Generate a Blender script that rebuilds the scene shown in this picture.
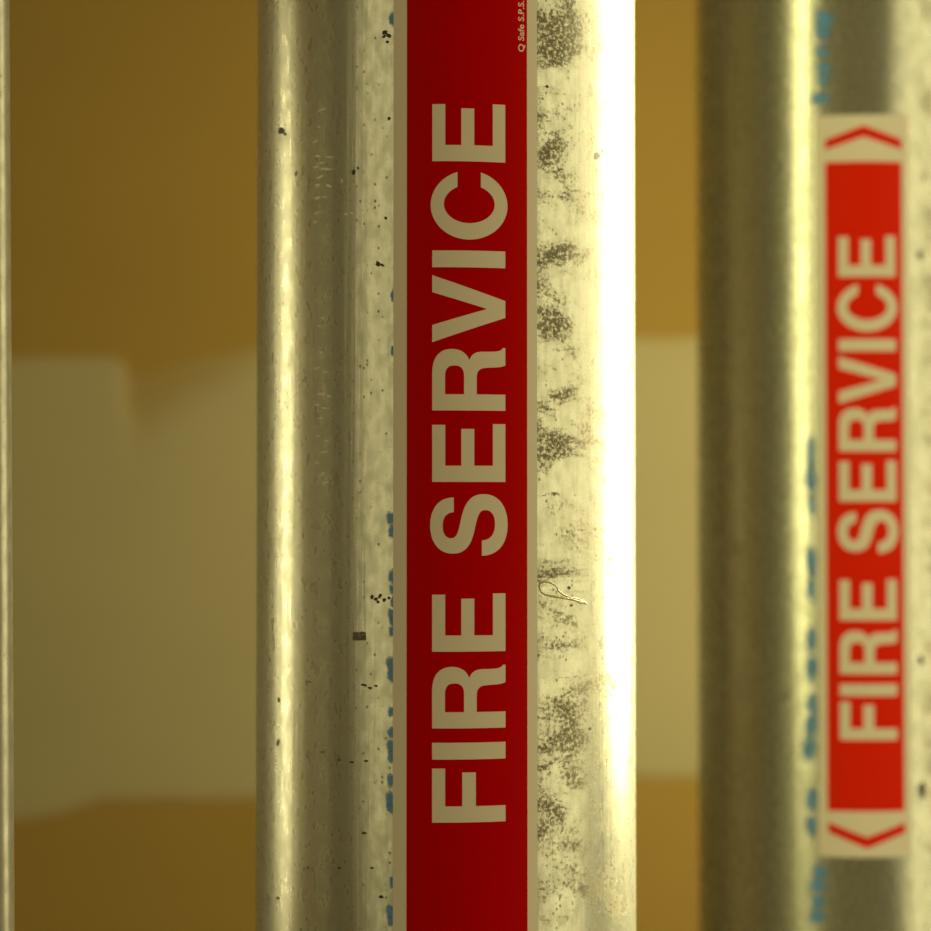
import bpy, bmesh, math, random
from mathutils import Vector
from mathutils import noise as mnoise

S = bpy.context.scene
for o in list(bpy.data.objects):
    bpy.data.objects.remove(o)
COL = S.collection
rnd = random.Random(7)

# ------------------------------------------------------------------ camera
FPX = 931 * 50.0 / 24.0
PITCH = math.radians(1.2)
cam = bpy.data.cameras.new('camera')
cam.sensor_width = 24.0
cam.sensor_fit = 'HORIZONTAL'
cam.lens = 50.0
cam.clip_start = 0.01
cam.dof.use_dof = True
cam.dof.focus_distance = 0.775
cam.dof.aperture_fstop = 3.5
camo = bpy.data.objects.new('camera', cam)
camo.location = (0, 0, 0)
camo.rotation_euler = (math.radians(90) + PITCH, 0, 0)
COL.objects.link(camo)
S.camera = camo

# ------------------------------------------------------------------ world, lights, exposure
w = bpy.data.worlds.new('world')
S.world = w
w.use_nodes = True
w.node_tree.nodes['Background'].inputs[0].default_value = (1.0, 0.8, 0.4, 1)
w.node_tree.nodes['Background'].inputs[1].default_value = 0.02
S.view_settings.view_transform = 'Standard'
S.view_settings.look = 'None'
S.view_settings.gamma = 1.0
S.view_settings.use_curve_mapping = False
S.view_settings.exposure = 0.0

def area(name, loc, target, sx, sy, power, colour, spread=180, shape='RECTANGLE'):
    d = bpy.data.lights.new(name, 'AREA')
    d.shape = shape
    d.size = sx
    d.size_y = sy
    d.energy = power
    d.spread = math.radians(spread)
    d.color = colour
    o = bpy.data.objects.new(name, d)
    o.location = loc
    o.rotation_euler = (Vector(target) - Vector(loc)).to_track_quat('-Z', 'Y').to_euler()
    COL.objects.link(o)
    return o

WARM = (1.0, 0.87, 0.47)
# upright batten lamp on the right, between the pipes and the far wall
area('lamp_right', (0.84, 1.38, 0.34), (0.0, 0.62, 0.04), 0.16, 1.10, 70, WARM)
# added narrow-beam light on the left, makes the near pipe's left highlight
area('accent_left', (-1.30, 1.25, 0.05), (0.0, 0.62, 0.05), 0.13, 1.0, 0.30, WARM, 38)
# added soft fill in front on the right, brightens the pipes' right sides
area('fill_front_right', (1.05, 0.50, 0.10), (0.1, 1.0, -0.02), 0.95, 1.5, 6.9, WARM, shape='ELLIPSE')
# large soft lamp behind the camera on the left
area('lamp_front_left', (-0.95, -0.40, 0.25), (0.0, 0.95, 0.0), 0.8, 1.7, 3.9, WARM, shape='ELLIPSE')

# ------------------------------------------------------------------ helpers
def px_dir(px, py):
    x = (px - 465.5) / FPX
    z = -(py - 465.5) / FPX
    c, s = math.cos(PITCH), math.sin(PITCH)
    return Vector((x, c - z * s, s + z * c))

def px_plane(px, py, Y):
    d = px_dir(px, py)
    return d * (Y / d.y)

def hit_cyl(px, py, cx, cy, R):
    """pixel -> (angle from the camera-facing -Y direction, z) on a vertical cylinder"""
    d = px_dir(px, py)
    a = d.x * d.x + d.y * d.y
    b = -(d.x * cx + d.y * cy)
    c = cx * cx + cy * cy - R * R
    disc = max(0.0, b * b - a * c)
    t = (-b - math.sqrt(disc)) / a
    p = d * t
    return math.atan2(p.x - cx, -(p.y - cy)), p.z

def prop(o, label=None, cat=None, group=None, kind=None):
    if label: o['label'] = label
    if cat: o['category'] = cat
    if group: o['group'] = group
    if kind: o['kind'] = kind
    return o

def link_mesh(name, me, mat, parent=None, smooth=False):
    if mat: me.materials.append(mat)
    if smooth:
        for p in me.polygons: p.use_smooth = True
    o = bpy.data.objects.new(name, me)
    COL.objects.link(o)
    if parent: o.parent = parent
    return o

def bm_obj(name, bm, mat, parent=None, smooth=False):
    me = bpy.data.meshes.new(name)
    bm.to_mesh(me)
    bm.free()
    return link_mesh(name, me, mat, parent, smooth)

# ------------------------------------------------------------------ materials
class NT:
    def __init__(self, name):
        self.m = bpy.data.materials.new(name)
        self.m.use_nodes = True
        self.t = self.m.node_tree
        self.b = self.t.nodes['Principled BSDF']
        self.out = self.t.nodes['Material Output']
    def n(self, typ, **kw):
        nd = self.t.nodes.new(typ)
        for k, v in kw.items(): setattr(nd, k, v)
        return nd
    def put(self, sock, v):
        if hasattr(v, 'is_linked') or hasattr(v, 'links'):
            self.t.links.new(v, sock)
        else:
            sock.default_value = v
    def math(self, op, a, b=None, c=None, clamp=False):
        nd = self.n('ShaderNodeMath', operation=op, use_clamp=clamp)
        for i, v in enumerate((a, b, c)):
            if v is not None: self.put(nd.inputs[i], v)
        return nd.outputs[0]
    def smooth(self, v, lo, hi):
        nd = self.n('ShaderNodeMapRange', interpolation_type='SMOOTHSTEP')
        self.put(nd.inputs['Value'], v)
        nd.inputs['From Min'].default_value = lo
        nd.inputs['From Max'].default_value = hi
        return nd.outputs[0]
    def mix(self, f, a, b):
        nd = self.n('ShaderNodeMix', data_type='RGBA')
        self.put(nd.inputs[0], f)
        self.put(nd.inputs[6], a)
        self.put(nd.inputs[7], b)
        return nd.outputs[2]
    def noise(self, vec, scale, detail=2, rough=0.5, dist=0.0):
        nd = self.n('ShaderNodeTexNoise')
        self.put(nd.inputs['Vector'], vec)
        nd.inputs['Scale'].default_value = scale
        nd.inputs['Detail'].default_value = detail
        nd.inputs['Roughness'].default_value = rough
        nd.inputs['Distortion'].default_value = dist
        return nd.outputs['Fac']
    def mapping(self, vec, scale=(1, 1, 1), loc=(0, 0, 0), rot=(0, 0, 0)):
        nd = self.n('ShaderNodeMapping')
        self.put(nd.inputs['Vector'], vec)
        nd.inputs['Scale'].default_value = scale
        nd.inputs['Location'].default_value = loc
        nd.inputs['Rotation'].default_value = rot
        return nd.outputs[0]
    def bump(self, h, strength, dist):
        nd = self.n('ShaderNodeBump')
        nd.inputs['Strength'].default_value = strength
        nd.inputs['Distance'].default_value = dist
        self.put(nd.inputs['Height'], h)
        self.t.links.new(nd.outputs[0], self.b.inputs['Normal'])

def zinc(name, seed, dirt=1.0, rough=0.295, metallic=0.72, tint=(0.51, 0.525, 0.43, 1)):
    k = NT(name)
    uv = k.n('ShaderNodeUVMap', uv_map='UVMap').outputs[0]
    off = (seed * 3.17, seed * 1.31, seed)
    sep = k.n('ShaderNodeSeparateXYZ')
    k.put(sep.inputs[0], uv)
    u = sep.outputs[0]
    base = k.mapping(uv, loc=off)
    fine = k.noise(base, 900, 3, 0.6)
    mid = k.noise(base, 620, 4, 0.68, 0.3)
    patch = k.noise(k.mapping(uv, scale=(27, 52, 1), loc=off, rot=(0, 0, 0.10)), 1.0, 5, 0.66, 0.7)
    streak = k.noise(k.mapping(uv, scale=(28, 420, 1), loc=off, rot=(0, 0, 0.06)), 1.0, 2, 0.5, 0.4)
    spangle = k.noise(k.mapping(uv, scale=(260, 120, 1), loc=off), 1.0, 2, 0.5)
    vert = k.noise(k.mapping(uv, scale=(240, 5, 1), loc=off), 1.0, 3, 0.6)
    # handled, dirty stripe of the pipe: to the right of the label
    zone = k.math('MULTIPLY', k.smooth(u, 0.026, 0.034), k.math('SUBTRACT', 1.0, k.smooth(u, 0.088, 0.118)))
    pz = k.math('MULTIPLY', k.smooth(patch, 0.40, 0.64), zone)
    spots = k.smooth(k.math('ADD', mid, k.math('MULTIPLY', pz, 0.20)), 0.56, 0.76)
    spots = k.math('MULTIPLY', spots, k.math('ADD', 0.10, k.math('MULTIPLY', pz, 0.9)), clamp=True)
    lines = k.math('MULTIPLY', k.smooth(streak, 0.66, 0.74), k.math('ADD', 0.10, k.math('MULTIPLY', zone, 0.8)))
    spots = k.math('MAXIMUM', spots, k.math('MULTIPLY', k.smooth(mid, 0.62, 0.76), 0.35))
    lines = k.math('MULTIPLY', lines, k.smooth(mid, 0.46, 0.60))
    # sparse dark specks everywhere
    vor = k.n('ShaderNodeTexVoronoi')
    k.put(vor.inputs['Vector'], k.mapping(uv, loc=off, scale=(1, 0.8, 1)))
    vor.inputs['Scale'].default_value = 620
    csep = k.n('ShaderNodeSeparateColor')
    k.put(csep.inputs[0], vor.outputs['Color'])
    lowp = k.noise(k.mapping(uv, scale=(40, 26, 1), loc=(off[1], off[0], 0)), 1.0, 2)
    sel = k.smooth(k.math('ADD', csep.outputs[0], k.math('MULTIPLY', lowp, 0.5)), 1.12, 1.20)
    speck = k.math('MULTIPLY', k.math('SUBTRACT', 1.0, k.smooth(vor.outputs['Distance'], 0.16, 0.42)), sel)
    d = k.math('MAXIMUM', k.math('MAXIMUM', k.math('MULTIPLY', spots, 0.80), lines), k.math('MULTIPLY', speck, 0.55))
    d = k.math('MULTIPLY', d, dirt, clamp=True)
    light = k.mix(k.smooth(spangle, 0.35, 0.7), tint, (tint[0] * .82, tint[1] * .83, tint[2] * .8, 1))
    light = k.mix(k.math('MULTIPLY', k.smooth(fine, 0.5, 0.75), 0.28), light, (0.33, 0.32, 0.25, 1))
    light = k.mix(k.math('MULTIPLY', pz, 0.38), light, (0.26, 0.23, 0.13, 1))
    colr = k.mix(d, light, (0.115, 0.097, 0.042, 1))
    k.put(k.b.inputs['Base Color'], colr)
    k.put(k.b.inputs['Metallic'], k.math('MULTIPLY', k.math('SUBTRACT', 1.0, k.math('MULTIPLY', d, 0.7)), metallic))
    r = k.math('ADD', rough, k.math('MULTIPLY', k.math('SUBTRACT', spangle, 0.5), 0.22))
    r = k.math('ADD', r, k.math('MULTIPLY', d, 0.4), clamp=True)
    k.put(k.b.inputs['Roughness'], r)
    h = k.math('ADD', k.math('MULTIPLY', vert, 1.0), k.math('MULTIPLY', mid, 0.10))
    k.bump(h, 0.22, 0.0006)
    return k.m

def plain(name, col, rough=0.5, metallic=0.0, grain=0.0, scale=900, spec=0.5):
    k = NT(name)
    if grain:
        tc = k.n('ShaderNodeTexCoord').outputs['Object']
        f = k.noise(tc, scale, 3, 0.6)
        c2 = tuple(c * (1 - grain) for c in col[:3]) + (1,)
        k.put(k.b.inputs['Base Color'], k.mix(f, tuple(col[:3]) + (1,), c2))
    else:
        k.put(k.b.inputs['Base Color'], tuple(col[:3]) + (1,))
    k.b.inputs['Roughness'].default_value = rough
    k.b.inputs['Metallic'].default_value = metallic
    k.b.inputs['Specular IOR Level'].default_value = spec
    return k.m

def ink(name, col, lo=0.30, hi=0.62, rough=0.6):
    """thin ink film: coverage fades to bare metal at the ragged rim"""
    k = NT(name)
    at = k.n('ShaderNodeAttribute', attribute_name='cover').outputs['Fac']
    tc = k.n('ShaderNodeTexCoord').outputs['Object']
    f = k.noise(tc, 1100, 3, 0.65)
    cov = k.smooth(k.math('ADD', at, k.math('MULTIPLY', k.math('SUBTRACT', f, 0.5), 0.9)), lo, hi)
    k.put(k.b.inputs['Base Color'], tuple(col) + (1,))
    k.b.inputs['Roughness'].default_value = rough
    k.put(k.b.inputs['Alpha'], cov)
    return k.m

def drywall(name):
    k = NT(name)
    tc = k.n('ShaderNodeTexCoord').outputs['Object']
    a = k.noise(tc, 3.5, 3, 0.55)
    b = k.noise(tc, 140, 3, 0.6)
    c = k.mix(a, (0.150, 0.092, 0.007, 1), (0.19, 0.119, 0.014, 1))
    c = k.mix(k.math('MULTIPLY', b, 0.25), c, (0.11, 0.067, 0.005, 1))
    k.put(k.b.inputs['Base Color'], c)
    k.b.inputs['Roughness'].default_value = 0.9
    k.bump(b, 0.15, 0.001)
    return k.m

def compound(name):
    k = NT(name)
    at = k.n('ShaderNodeAttribute', attribute_name='coat').outputs['Fac']
    tc = k.n('ShaderNodeTexCoord').outputs['Object']
    a = k.noise(tc, 6, 3, 0.5)
    c = k.mix(a, (0.188, 0.162, 0.074, 1), (0.220, 0.190, 0.090, 1))
    c = k.mix(k.smooth(at, 0.0, 1.0), (0.16, 0.100, 0.010, 1), c)
    k.put(k.b.inputs['Base Color'], c)
    k.b.inputs['Roughness'].default_value = 0.85
    return k.m

M_wall = drywall('brown_plasterboard')
M_comp = compound('joint_compound')
M_floor = plain('concrete', (0.22, 0.20, 0.17), 0.8, 0, 0.3, 60)
M_ceil = plain('ceiling_board', (0.28, 0.20, 0.11), 0.9, 0, 0.2, 30)
M_label = plain('label_white', (0.82, 0.77, 0.64), 0.42, 0, 0.06, 1500, 0.04)
M_red = plain('label_red', (0.54, 0.0005, 0.0005), 0.38, 0, 0.10, 700, 0.04)
M_red2 = plain('label_red_lit', (0.80, 0.022, 0.003), 0.36, 0, 0.06, 700, 0.04)  # far label's red, with the stronger light there put into the colour
M_print = plain('label_lettering', (0.80, 0.75, 0.62), 0.5, 0, 0.08, 2500, 0.04)
M_small = plain('label_fine_print', (0.95, 0.62, 0.50), 0.5)
M_blue = ink('blue_ink', (0.12, 0.36, 0.72), 0.05, 1.1)
M_dark = ink('dark_smudge', (0.045, 0.032, 0.013))
M_pale = ink('pale_scuff', (0.85, 0.83, 0.66), 0.08, 1.0)
M_rust = ink('grey_mark', (0.12, 0.09, 0.04), 0.25, 0.8)
M_glue = plain('dried_glue', (0.50, 0.42, 0.24), 0.22, 0, 0.2, 800)

# ------------------------------------------------------------------ the room
WY = 1.80
XL, XR, YF, ZF, ZC = -1.5, 1.5, -2.2, -1.10, 1.45
def slab(name, lo, hi, mat):
    bm = bmesh.new()
    bmesh.ops.create_cube(bm, size=1)
    for v in bm.verts:
        v.co = Vector([lo[i] + (v.co[i] + .5) * (hi[i] - lo[i]) for i in range(3)])
    o = bm_obj(name, bm, mat)
    o['kind'] = 'structure'
    return o
T = 0.1
wall_back = slab('wall_back', (XL - T, WY, ZF - T), (XR + T, WY + T, ZC + T), M_wall)
slab('wall_left', (XL - T, YF, ZF), (XL, WY, ZC), M_wall)
slab('wall_right', (XR, YF, ZF), (XR + T, WY, ZC), M_wall)
slab('wall_front', (XL - T, YF - T, ZF - T), (XR + T, YF, ZC + T), M_wall)
slab('floor', (XL - T, YF, ZF - T), (XR + T, WY, ZF), M_floor)
slab('ceiling', (XL - T, YF, ZC), (XR + T, WY, ZC + T), M_ceil)
prop(wall_back, 'brown paper faced plasterboard wall behind the pipes')

# a broad trowelled band of joint compound on the back wall: a raised skin
PW = WY / FPX
def lerp_pts(pts, x):
    if x <= pts[0][0]: return pts[0][1]
    for (x0, y0), (x1, y1) in zip(pts, pts[1:]):
        if x <= x1:
            t = (x - x0) / (x1 - x0)
            return y0 + (y1 - y0) * t
    return pts[-1][1]
TOP = [(-800, 352), (0, 357), (112, 357), (122, 360), (131, 371), (142, 374), (160, 369), (200, 357), (255, 347), (330, 343), (620, 338), (700, 337), (1900, 330)]
BOT = [(-800, 850), (14, 823), (50, 817), (80, 806), (100, 801), (255, 799), (400, 792), (560, 783), (640, 778), (700, 777), (1900, 770)]
def sstep(a, b, x):
    t = min(1, max(0, (x - a) / (b - a)))
    return t * t * (3 - 2 * t)
def coat(px, py):
    wob = 2.5 * mnoise.noise(Vector((px * .02, py * .004, 3.0)))
    top = lerp_pts(TOP, px) + wob
    bot = lerp_pts(BOT, px) + wob
    c = sstep(top - 3, top + 5, py) * (1 - sstep(bot - 6, bot + 5, py))
    # a thinner trowel pass leaving the paper showing below the notch
    if 110 < px < 330:
        edge = sstep(119, 132, px)
        reach = lerp_pts([(120, 90), (150, 82), (200, 60), (255, 34), (330, 20)], px)
        depth = py - top
        thin = edge * (1 - sstep(reach * 0.25, reach * 1.15, depth)) * lerp_pts([(120, .62), (160, .60), (215, .48), (260, .25), (330, 0.0)], px)
        c *= 1 - thin
    # feathered thin edges
    c *= 0.80 + 0.20 * sstep(0, 45, py - top)
    c *= 0.86 + 0.14 * sstep(0, 70, bot - py)
    return c
def build_compound():
    xs = []
    x = -560.0
    while x < 1600:
        xs.append(x)
        x += 4.0 if -10 < x < 720 else 20.0
    ys = []
    y = 310.0
    while y < 860:
        ys.append(y)
        y += 3.0
    verts, vals, faces = [], [], []
    for yy in ys:
        for xx in xs:
            c = coat(xx, yy)
            p = px_plane(xx, yy, WY)
            verts.append((p.x, WY + 0.0004 - 0.0016 * c, p.z))
            vals.append(c)
    n = len(xs)
    for j in range(len(ys) - 1):
        for i in range(n - 1):
            q = (j * n + i, j * n + i + 1, (j + 1) * n + i + 1, (j + 1) * n + i)
            if max(vals[k] for k in q) > 0.01: faces.append(q[::-1])
    me = bpy.data.meshes.new('joint_compound')
    me.from_pydata(verts, [], faces)
    at = me.attributes.new('coat', 'FLOAT', 'POINT')
    at.data.foreach_set('value', vals)
    o = link_mesh('joint_compound', me, M_comp, wall_back, True)
    o['label'] = 'pale band of trowelled joint compound'
    bm = bmesh.new(); bm.from_mesh(me)
    loose = [v for v in bm.verts if not v.link_faces]
    bmesh.ops.delete(bm, geom=loose, context='VERTS')
    bm.to_mesh(me); bm.free()
build_compound()

# ------------------------------------------------------------------ pipes
class Pipe:
    def __init__(self, edge_angle_centre, D, R, mat, label, tilt=0.0):
        self.R = R
        self.cx = D * math.sin(edge_angle_centre)
        self.cy = D * math.cos(edge_angle_centre)
        self.root = bpy.data.objects.new('galvanised_pipe', None)
        self.root.empty_display_size = 0.1
        COL.objects.link(self.root)
        self.root.location = (self.cx, self.cy, ZF)
        prop(self.root, label, 'pipe', 'galvanised fire service pipes')
        N, Z = 480, 26
        L = ZC - ZF
        verts, faces, uvs = [], [], []
        for j in range(Z + 1):
            for i in range(N + 1):
                th = -math.pi + 2 * math.pi * i / N
                verts.append((R * math.sin(th), -R * math.cos(th), L * j / Z))
        for j in range(Z):
            for i in range(N):
                faces.append((j * (N + 1) + i, j * (N + 1) + i + 1, (j + 1) * (N + 1) + i + 1, (j + 1) * (N + 1) + i))
        me = bpy.data.meshes.new('pipe_wall')
        me.from_pydata(verts, [], faces)
        ul = me.uv_layers.new(name='UVMap')
        for lp in me.loops:
            v = lp.vertex_index
            i = v % (N + 1); j = v // (N + 1)
            ul.data[lp.index].uv = ((-math.pi + 2 * math.pi * i / N) * R, L * j / Z)
        link_mesh('pipe_wall', me, mat, self.root, True)
        if tilt:
            self.root.rotation_euler = (0, tilt, 0)
            self.root.location.x -= math.tan(tilt) * (-ZF)
    def wrap(self, th, z, off):
        r = self.R + off
        return (r * math.sin(th), -r * math.cos(th), z - ZF)
    def at(self, px, py):
        return hit_cyl(px, py, self.cx, self.cy, self.R)
    def zof(self, py, px):
        """height of an image row measured on the label's centre line"""
        return hit_cyl(px, py, self.cx, self.cy, self.R)[1]
    def theta(self, px, py=465.5):
        return hit_cyl(px, py, self.cx, self.cy, self.R)[0]

    def strip(self, name, x0, x1, y0, y1, off, thick, mat, parent, cxp):
        """curved rectangular film with real thickness"""
        t0, t1 = self.theta(x0), self.theta(x1)
        z0, z1 = self.zof(y1, cxp), self.zof(y0, cxp)
        n = max(4, int((t1 - t0) * self.R / 0.001))
        m = 4
        bm = bmesh.new()
        grid = []
        for o in (off, off - thick):
            g = []
            for j in range(m + 1):
                g.append([bm.verts.new(self.wrap(t0 + (t1 - t0) * i / n, z0 + (z1 - z0) * j / m, o)) for i in range(n + 1)])
            grid.append(g)
        f, b = grid
        for j in range(m):
            for i in range(n):
                bm.faces.new((f[j][i], f[j][i + 1], f[j + 1][i + 1], f[j + 1][i])).smooth = True
        front = f
        f = [[bm.verts.new(v.co) for v in row] for row in front]
        for i in range(n):
            bm.faces.new((b[0][i], b[0][i + 1], f[0][i + 1], f[0][i]))
            bm.faces.new((f[m][i], f[m][i + 1], b[m][i + 1], b[m][i]))
        for j in range(m):
            bm.faces.new((b[j + 1][0], b[j][0], f[j][0], f[j + 1][0]))
            bm.faces.new((f[j + 1][n], f[j][n], b[j][n], b[j + 1][n]))
        bmesh.ops.delete(bm, geom=[v for v in bm.verts if not v.link_faces], context='VERTS')
        return bm_obj(name, bm, mat, parent)

    def print_flat(self, name, loops, off, mat, parent, to_px, cxp):
        """flat outline(s) in print units -> film on the pipe. to_px(u,v)->(px,py)"""
        cu = bpy.data.curves.new('outline', 'CURVE')
        cu.dimensions = '2D'
        cu.fill_mode = 'BOTH'
        for lp in loops:
            sp = cu.splines.new('POLY')
            sp.points.add(len(lp) - 1)
            for p, (u, v) in zip(sp.points, lp):
                p.co = (u, v, 0, 1)
            sp.use_cyclic_u = True
        tmp = bpy.data.objects.new('outline', cu)
        COL.objects.link(tmp)
        me = bpy.data.meshes.new_from_object(tmp)
        bpy.data.objects.remove(tmp)
        bpy.data.curves.remove(cu)
        return self.wrap_mesh(name, me, off, mat, parent, to_px, cxp)

    def wrap_mesh(self, name, me, off, mat, parent, to_px, cxp, step=2.2):
        bm = bmesh.new()
        bm.from_mesh(me)
        bpy.data.meshes.remove(me)
        vs = [v.co.y for v in bm.verts]
        lo, hi = min(vs), max(vs)
        v = lo + step
        while v < hi:
            bmesh.ops.bisect_plane(bm, geom=bm.verts[:] + bm.edges[:] + bm.faces[:], plane_co=(0, v, 0), plane_no=(0, 1, 0))
            v += step
        for vt in bm.verts:
            px, py = to_px(vt.co.x, vt.co.y)
            vt.co = self.wrap(self.theta(px), self.zof(py, cxp), off)
        bmesh.ops.remove_doubles(bm, verts=bm.verts, dist=1e-7)
        for f in bm.faces:
            f.smooth = True
            c = f.calc_center_median()
            if f.normal.x * c.x + f.normal.y * c.y < 0: f.normal_flip()
        return bm_obj(name, bm, mat, parent)

    def blobs(self, name, spec, mat, parent, off=0.00002, ragged=0.25):
        """thin ink or dirt films: spec = (px, py, rx, ry, angle)"""
        bm = bmesh.new()
        lay = bm.verts.layers.float.new('cover')
        for (px, py, rx, ry, ang) in spec:
            ca, sa = math.cos(ang), math.sin(ang)
            rows = []
            NA, NR = 18, 4
            ph = rnd.random() * 9
            c = bm.verts.new(self.wrap(*self.at(px, py), off)); c[lay] = 1.0
            for r in range(1, NR + 1):
                row = []
                for a in range(NA):
                    t = 2 * math.pi * a / NA
                    k = r / NR * (1 + ragged * mnoise.noise(Vector((math.cos(t) * 1.4, math.sin(t) * 1.4, ph))) * 1.5) * 1.25
                    dx, dy = math.cos(t) * rx * k, math.sin(t) * ry * k
                    th, z = self.at(px + dx * ca - dy * sa, py + dx * sa + dy * ca)
                    v = bm.verts.new(self.wrap(th, z, off))
                    v[lay] = 1.0 - (r / NR) ** 2
                    row.append(v)
                rows.append(row)
            for a in range(NA):
                b = (a + 1) % NA
                bm.faces.new((c, rows[0][a], rows[0][b]))
                for r in range(NR - 1):
                    bm.faces.new((rows[r][a], rows[r + 1][a], rows[r + 1][b], rows[r][b]))
        for f in bm.faces:
            f.smooth = True
            f.normal_update()
            c = f.calc_center_median()
            if f.normal.x * c.x + f.normal.y * c.y < 0: f.normal_flip()
        return bm_obj(name, bm, mat, parent)

R0 = 0.0825
def centre_angle(edge_px, D, side):
    a = math.atan((edge_px - 465.5) / FPX)
    return a + side * math.asin(R0 / D)
main = Pipe(-0.0100, 0.8495, R0, zinc('galvanised_zinc', 1.0), 'thick galvanised pipe in sharp focus with large dark red fire service label')
right = Pipe(centre_angle(697.5, 1.15, 1), 1.15, R0, zinc('galvanised_zinc_far', 2.6, 0.55, 0.26), 'blurred galvanised pipe behind with smaller arrowed fire service label')
def steel_post(x1, y0, width, depth, tilt):
    """flat galvanised bar with eased corners, floor to ceiling"""
    r = 0.0060
    prof = []
    for (cx, cy, a0) in ((-r, r, -90), (-r, depth - r, 0), (-width + r, depth - r, 90), (-width + r, r, 180)):
        for i in range(11):
            a = math.radians(a0 + 9 * i)
            prof.append((cx + r * math.cos(a), cy + r * math.sin(a)))
    n, Z, L = len(prof), 12, ZC - ZF
    run = [0.0]
    for i in range(n):
        p, q = prof[i], prof[(i + 1) % n]
        run.append(run[-1] + math.hypot(q[0] - p[0], q[1] - p[1]))
    verts = [(p[0], p[1], L * j / Z) for j in range(Z + 1) for p in prof]
    faces, uvs = [], []
    for j in range(Z):
        for i in range(n):
            k = (i + 1) % n
            faces.append((j * n + i, j * n + k, (j + 1) * n + k, (j + 1) * n + i))
            uvs += [(run[i], L * j / Z), (run[i + 1], L * j / Z), (run[i + 1], L * (j + 1) / Z), (run[i], L * (j + 1) / Z)]
    me = bpy.data.meshes.new('steel_post')
    me.from_pydata(verts, [], faces)
    ul = me.uv_layers.new(name='UVMap')
    for d, uv in zip(ul.data, uvs): d.uv = uv
    o = link_mesh('steel_post', me, zinc('galvanised_zinc_edge', 4.3, 0.5, 0.34, 0.45, (0.66, 0.65, 0.55, 1)), None, True)
    o.rotation_euler = (0, tilt, 0)
    o.location = (x1 - math.tan(tilt) * (-ZF), y0, ZF)
    prop(o, 'narrow galvanised steel post with bright edge, cut off at far left', 'post')
steel_post(px_plane(12.3, 465, 0.747).x, 0.74, 0.05, 0.0125, math.radians(-0.6))

# ------------------------------------------------------------------ lettering outlines (u along the text, v cap height 0..73)
def bez(p0, p1, p2, p3, n=9):
    out = []
    for i in range(1, n + 1):
        t = i / n
        a, b, c, d = (1 - t) ** 3, 3 * t * (1 - t) ** 2, 3 * t * t * (1 - t), t ** 3
        out.append((a * p0[0] + b * p1[0] + c * p2[0] + d * p3[0], a * p0[1] + b * p1[1] + c * p2[1] + d * p3[1]))
    return out
def arc(cx, cy, a, b, t0, t1, n=36):
    return [(cx + a * math.cos(math.radians(t0 + (t1 - t0) * i / n)), cy + b * math.sin(math.radians(t0 + (t1 - t0) * i / n))) for i in range(n + 1)]
def glyph_E():
    return [[(0, 0), (58, 0), (58, 12.5), (16.2, 12.5), (16.2, 31), (53, 31), (53, 44), (16.2, 44), (16.2, 60), (57, 60), (57, 73), (0, 73)]]
def glyph_F():
    return [[(0, 0), (16.2, 0), (16.2, 29.5), (50, 29.5), (50, 43), (16.2, 43), (16.2, 60), (54, 60), (54, 73), (0, 73)]]
def glyph_I():
    return [[(0, 0), (16.8, 0), (16.8, 73), (0, 73)]]
def glyph_V():
    return [[(0, 73), (25, 0), (42, 0), (67, 73), (50, 73), (33.6, 18), (17.2, 73)]]
def glyph_R():
    o = [(0, 0), (0, 73), (38, 73)]
    o += bez((38, 73), (54, 73), (61.5, 65), (61.5, 53.5))
    o += bez((61.5, 53.5), (61.5, 44), (57, 38.5), (50.5, 36))
    o += bez((50.5, 36), (57, 33.5), (59, 29), (59, 22))
    o += bez((59, 22), (59, 10), (59.2, 4), (63, 2.6))
    o += [(63, 0), (45.5, 0)]
    o += bez((45.5, 0), (43, 5), (43.5, 11), (43, 18))
    o += bez((43, 18), (42.5, 26), (39.5, 28.6), (33, 28.6))
    o += [(16.2, 28.6), (16.2, 0)]
    h = [(16.2, 41.2), (16.2, 60.2), (34, 60.2)]
    h += bez((34, 60.2), (42, 60.2), (45, 57), (45, 50.7))
    h += bez((45, 50.7), (45, 44.5), (42, 41.2), (34, 41.2))
    return [o, h]
def glyph_C():
    def ang(cx, cy, a, b, v):
        return math.degrees(math.asin((v - cy) / b))
    a1 = ang(34.5, 36.2, 34.5, 38.4, 47.8); a2 = ang(34.5, 36.2, 34.5, 38.4, 24.4)
    b1 = ang(35.5, 36, 19.1, 25.4, 47.8); b2 = ang(35.5, 36, 19.1, 25.4, 24.4)
    return [arc(34.5, 36.2, 34.5, 38.4, a1, 360 + a2, 60) + arc(35.5, 36, 19.1, 25.4, 360 + b2, b1, 60)]
def glyph_S():
    outer = [(58.5, 51.5)]
    outer += bez((58.5, 51.5), (58.5, 66.5), (47.5, 75), (30.5, 75))
    outer += bez((30.5, 75), (13, 75), (2.3, 66), (2.3, 52.5))
    outer += bez((2.3, 52.5), (2.3, 40), (10, 34.5), (24, 31.2))
    outer += bez((24, 31.2), (39, 27.8), (45.8, 26.8), (45.8, 20))
    outer += bez((45.8, 20), (45.8, 13.5), (40, 10.4), (32, 10.4))
    outer += bez((32, 10.4), (22, 10.4), (15.8, 14.5), (15.4, 23.5))
    outer += [(0, 23.5)]
    outer += bez((0, 23.5), (0.3, 7), (12, -2.2), (31.5, -2.2))
    outer += bez((31.5, -2.2), (50, -2.2), (61.8, 7), (61.8, 21.5))
    outer += bez((61.8, 21.5), (61.8, 34), (54, 40), (40, 43.5))
    outer += bez((40, 43.5), (25, 47), (17.6, 47.5), (17.6, 54.2))
    outer += bez((17.6, 54.2), (17.6, 59.5), (22.5, 62.5), (30, 62.5))
    outer += bez((30, 62.5), (38.5, 62.5), (43.2, 59), (43.7, 51.5))
    return [outer]
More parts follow.
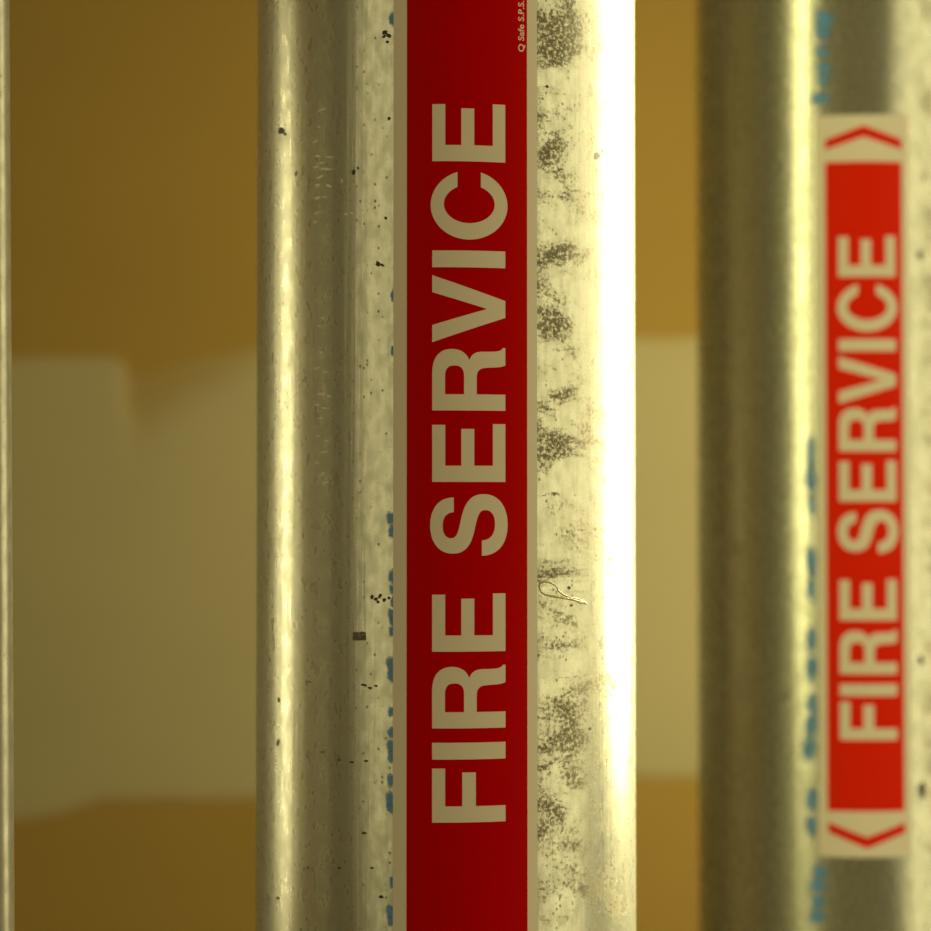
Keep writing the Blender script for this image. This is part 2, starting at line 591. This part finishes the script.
GL = {'F': glyph_F, 'I': glyph_I, 'R': glyph_R, 'E': glyph_E, 'S': glyph_S, 'V': glyph_V, 'C': glyph_C}
TEXT = [('F', 822.4), ('I', 759.4), ('R', 728.3), ('E', 651.6), ('S', 555.9), ('E', 481.9), ('R', 410.5), ('V', 342.3), ('I', 267.4), ('C', 239.6), ('E', 161.4)]

# ------------------------------------------------------------------ the main pipe's label
mx = 465
lab = main.strip('label', 393.3, 537.0, -150, 1080, 0.00016, 0.00014, M_label, main.root, mx)
lab['label'] = 'long white bordered label reading FIRE SERVICE'
band = main.strip('red_band', 406.8, 527.0, -150, 1080, 0.00020, 0.00003, M_red, lab, mx)
band['label'] = 'dark red printed field'
for ch, y0 in TEXT:
    o = main.print_flat('letter', GL[ch](), 0.00024, M_print, lab,
                        (lambda u, v, y0=y0: (505.2 - v, y0 - u)), mx)
    o['label'] = 'cream printed letter ' + ch
def fine_print(pipe, body, parent):
    cu = bpy.data.curves.new('fine', 'FONT')
    cu.body = body
    cu.size = 1.0
    cu.resolution_u = 3
    cu.offset = 0.02
    tmp = bpy.data.objects.new('fine', cu)
    COL.objects.link(tmp)
    bpy.context.view_layer.update()
    me = bpy.data.meshes.new_from_object(tmp)
    bpy.data.objects.remove(tmp)
    xs = [v.co.x for v in me.vertices]
    ys = [v.co.y for v in me.vertices]
    x0, x1 = min(xs), max(xs)
    cap = 0.70
    fx = 51.5 / (x1 - x0)
    fy = 5.8 / cap
    for v in me.vertices:
        v.co.x = (v.co.x - x0) * fx
        v.co.y = v.co.y * fy
    o = pipe.wrap_mesh('fine_print', me, 0.00024, M_small, parent, lambda u, v: (524.0 - v, 52.0 - u), 521)
    o['label'] = 'tiny pale print along the label edge'
fine_print(main, 'Q Safe S.P.S.', lab)

# ------------------------------------------------------------------ the far pipe's label
rx = 864
lab2 = right.strip('label', 817.5, 909.5, 114.5, 857.5, 0.00016, 0.00014, M_label, right.root, rx)
lab2['label'] = 'white label reading FIRE SERVICE with red arrows at both ends'
b2 = right.strip('red_band', 826.3, 902.8, 161.5, 811.5, 0.00022, 0.00003, M_red2, lab2, rx)
b2['label'] = 'red printed field, colour brightened for the light on it'
sv, su = 57.0 / 73.0, (740.0 - 236.0) / 719.0
for ch, y0 in TEXT:
    o = right.print_flat('letter', GL[ch](), 0.00028, M_print, lab2,
                         (lambda u, v, y0=y0: (896.0 - v * sv, 740.0 - (822.4 - (y0 - u)) * su)), rx)
    o['label'] = 'cream printed letter ' + ch
idn = lambda u, v: (v, u)
chev_t = [[(139.0, 826.3), (125.5, 865.0), (139.0, 903.0), (149.0, 903.0), (136.5, 865.0), (149.0, 826.3)]]
chev_b = [[(823.0, 826.8), (837.5, 865.5), (823.0, 903.5), (833.0, 903.5), (848.5, 865.5), (833.0, 826.8)]]
for c in (chev_t, chev_b):
    o = right.print_flat('arrow', c, 0.00022, M_red2, lab2, idn, rx)
    o['label'] = 'red printed arrowhead'

# ------------------------------------------------------------------ marks on the main pipe
def marks(pipe, name, spec, mat, label):
    o = pipe.blobs(name, spec, mat, pipe.root)
    o['label'] = label
    return o
blue = []
for (x, y, a, b) in [(392.5, 20, 3.0, 7), (393, 296, 2.2, 7), (393, 351, 2, 5), (391.0, 518, 3.2, 7), (391.5, 531, 3.2, 7),
                     (392, 577, 3, 8), (393, 589, 2.5, 5), (393, 601, 2.5, 6), (391.5, 614, 2.5, 6), (392, 622, 2.3, 5), (392, 631, 2.3, 5),
                     (391, 664, 3.6, 8), (391.5, 676, 3.6, 7), (392, 712, 3.2, 6), (391.5, 733, 3, 6), (391, 746, 3.6, 7), (391.5, 757, 3, 6),
                     (391, 780, 3.6, 7), (390, 799, 3.8, 8), (390.5, 808, 3.6, 6), (392.5, 882, 2.6, 6), (391, 911, 3.4, 7), (391.5, 921, 3.4, 6)]:
    blue.append((x, y, a * 1.35, b, 0))
for b in blue: marks(main, 'ink_mark', [b], M_blue, 'blue ink dot peeping out from under the label')
dark = [(385, 32.5, 2.6, 1.8, -.6), (388.5, 35.5, 2.8, 1.8, .7), (384, 36.5, 2.2, 1.3, -.5), (387.5, 42, 1.6, 1.2, 0), (281.5, 131, 3.0, 3.6, .2), (285, 134, 1.6, 1.6, 0),
        (597, 156, 3.2, 3.2, 0), (602.5, 151, 1.0, 1.8, 0), (547, 86.5, 1.6, 1.3, .3), (389, 118.5, 1.6, 1.6, 0), (386, 218, 1.5, 1.4, 0), (354, 172, 1.8, 2.4, .3), (358, 168, 1.2, 1.6, 0),
        (378, 264, 2.4, 2.2, 0), (382, 265, 2.2, 1.4, .4), (296, 174, 1.2, 2.6, .2), (279, 700, 1.6, 2.2, 0), (339, 868, 1.5, 1.5, 0), (308, 868, 1.6, 1.6, 0), (590, 729, 1.5, 1.5, 0),
        (372, 597, 1.8, 2.0, .3), (376, 599, 2.0, 1.6, -.4), (380, 596, 1.6, 2.4, .5), (384, 600, 1.8, 1.8, 0), (389, 598, 1.6, 1.4, 0), (378, 602, 1.6, 1.4, 0),
        (569, 588, 1.6, 1.4, .3), (571, 605.5, 1.4, 1.1, .3), (364, 685, 3.0, 1.1, .2), (370, 688, 2, 1.2, 0), (376, 686, 1.8, 1.0, .2), (339, 760, 1.4, 1.4, 0), (322, 752, 2, 1.2, 0),
        (352, 762, 2.4, 1.0, 0), (366, 761, 2.4, 1.0, 0), (309, 682, 2.6, 1.0, .2), (364, 833, 2.8, 1.0, .1), (372, 868, 2.2, 1.0, .1), (381, 897, 2.4, 1.4, .2), (278, 743, 1.6, 3.0, .3), (278, 898, 2, 1.4, .2)]
marks(main, 'dark_chips', [(x, y, a * 1.15, b * 1.15, t) for x, y, a, b, t in dark], M_dark, 'dark chips and specks in the zinc')['kind'] = 'stuff'
def rect_mark(pipe, x0, x1, y0, y1, mat):
    bm = bmesh.new()
    lay = bm.verts.layers.float.new('cover')
    n, m = 8, 6
    g = []
    for j in range(m + 1):
        row = []
        for i in range(n + 1):
            v = bm.verts.new(pipe.wrap(*pipe.at(x0 + (x1 - x0) * i / n, y0 + (y1 - y0) * j / m), 0.00002))
            e = min(i, n - i, j, m - j)
            v[lay] = (0.1, 0.72, 0.62, 0.58, 0.58)[e]
            row.append(v)
        g.append(row)
    for j in range(m):
        for i in range(n):
            bm.faces.new((g[j][i], g[j + 1][i], g[j + 1][i + 1], g[j][i + 1])).smooth = True
    return bm_obj('tape_mark', bm, mat, pipe.root)
o = rect_mark(main, 351.5, 367.0, 631.0, 641.5, M_rust)
o['label'] = 'small dark rectangular smudge'
pale = []
for (x, y, L, a) in [(318, 156, 5, -.1), (329, 157, 5, .15), (321, 163, 5, -.2), (316, 167, 4, -.2), (325, 169, 9, .05), (320, 177, 6, -.45), (318, 185, 4, -.2), (329, 186, 5, .3), (317, 198, 5, -.2),
                     (324, 197, 3, 0), (317, 213, 6, -.3), (342, 181, 2.4, 1.2), (321, 110, 6, -.4), (319, 127, 3, 0), (316, 141, 5, -.5), (315, 222, 3, -.6),
                     (322, 318, 4, .3), (319, 326, 3, -.2), (321, 352, 4, .2), (317, 368, 5, -.3), (325, 372, 4, .1), (321, 394, 6, .1), (329, 396, 4, .3), (317, 405, 4, -.2), (325, 408, 5, 0),
                     (321, 418, 4, -.3), (318, 436, 4, .3), (326, 441, 3, -.3), (324, 452, 4, -.2), (317, 463, 5, .1), (322, 474, 6, -.6), (325, 483, 4, -.5), (346, 214, 4, .1), (352, 213, 3, .2)]:
    pale.append((x, y, L * 1.0, 1.4, a))
marks(main, 'scuffs', pale, M_pale, 'short pale scuff ticks on the dark side')['kind'] = 'stuff'

# the dried glue loop right of the label
def glue(pipe):
    loops = [([(541, 592), (539, 587), (540, 583.5), (544, 581.6), (549, 582.2), (553, 583.8), (556.5, 586.5)], 1.1),
             ([(541, 592), (545, 594.8), (551, 596.0), (560, 597.4), (568, 598.6), (577, 600.8), (584, 602.6), (587, 604)], 1.2),
             ([(556.5, 586.5), (558, 590.5), (563, 594.5), (570, 597.5), (578, 599.2), (584, 600.6)], 0.9),
             ([(577, 601), (581, 602.6), (585, 602.0)], 1.4)]
    bm = bmesh.new()
    for pts, r in loops:
        fine = []
        for a, b in zip(pts, pts[1:]):
            for t in (0, .33, .66): fine.append((a[0] + (b[0] - a[0]) * t, a[1] + (b[1] - a[1]) * t))
        fine.append(pts[-1])
        rr = r * 0.85 / FPX
        rings = []
        for i, p in enumerate(fine):
            q = fine[min(i + 1, len(fine) - 1)]; s = fine[max(i - 1, 0)]
            d = Vector((q[0] - s[0], q[1] - s[1])).normalized()
            taper = 0.45 + 0.55 * math.sin(math.pi * (i + .5) / len(fine))
            ring = []
            for k in range(6):
                ang = math.pi * k / 5
                side = math.cos(ang) * r * taper
                th, z = pipe.at(p[0] - d.y * side, p[1] + d.x * side)
                ring.append(bm.verts.new(pipe.wrap(th, z, 0.00003 + math.sin(ang) * rr * taper * 0.9)))
            rings.append(ring)
        for a, b in zip(rings, rings[1:]):
            for k in range(5):
                bm.faces.new((a[k], a[k + 1], b[k + 1], b[k])).smooth = True
    bmesh.ops.recalc_face_normals(bm, faces=bm.faces)
    o = bm_obj('glue_smear', bm, M_glue, pipe.root)
    o['label'] = 'looped smear of dried clear glue'
glue(main)

# marks on the far pipe
blue2 = []
for (x, y, a, b) in [(823, 20, 7, 8), (822, 33, 6, 6), (821, 52, 5, 5), (824, 68, 6, 5), (823, 80, 4, 5), (819, 98, 7, 5),
                     (811, 452, 3.5, 12), (811, 480, 4, 14), (812, 505, 3, 8), (811, 562, 4, 14), (811, 590, 3.5, 10), (811, 640, 4, 10), (811, 668, 4.5, 10), (812, 705, 4, 8), (810, 725, 5, 10),
                     (810, 748, 5.5, 9), (812, 800, 4.5, 9), (812, 825, 4, 8), (819, 872, 6, 6), (818, 886, 6, 6), (818, 902, 5.5, 6), (817, 917, 5.5, 6)]:
    blue2.append((x, y, a * 1.45, b * 1.35, 0))
for b in blue2: marks(right, 'ink_mark', [b], M_blue, 'blurred blue ink dot beside the label')
marks(right, 'dark_chips', [(786, 697, 2.6, 3.2, 0), (921, 660, 3, 5, 0), (922, 790, 4, 9, 0), (920, 255, 3, 4, 0), (788, 885, 2, 2, 0)], M_dark, 'dark chips in the zinc')['kind'] = 'stuff'
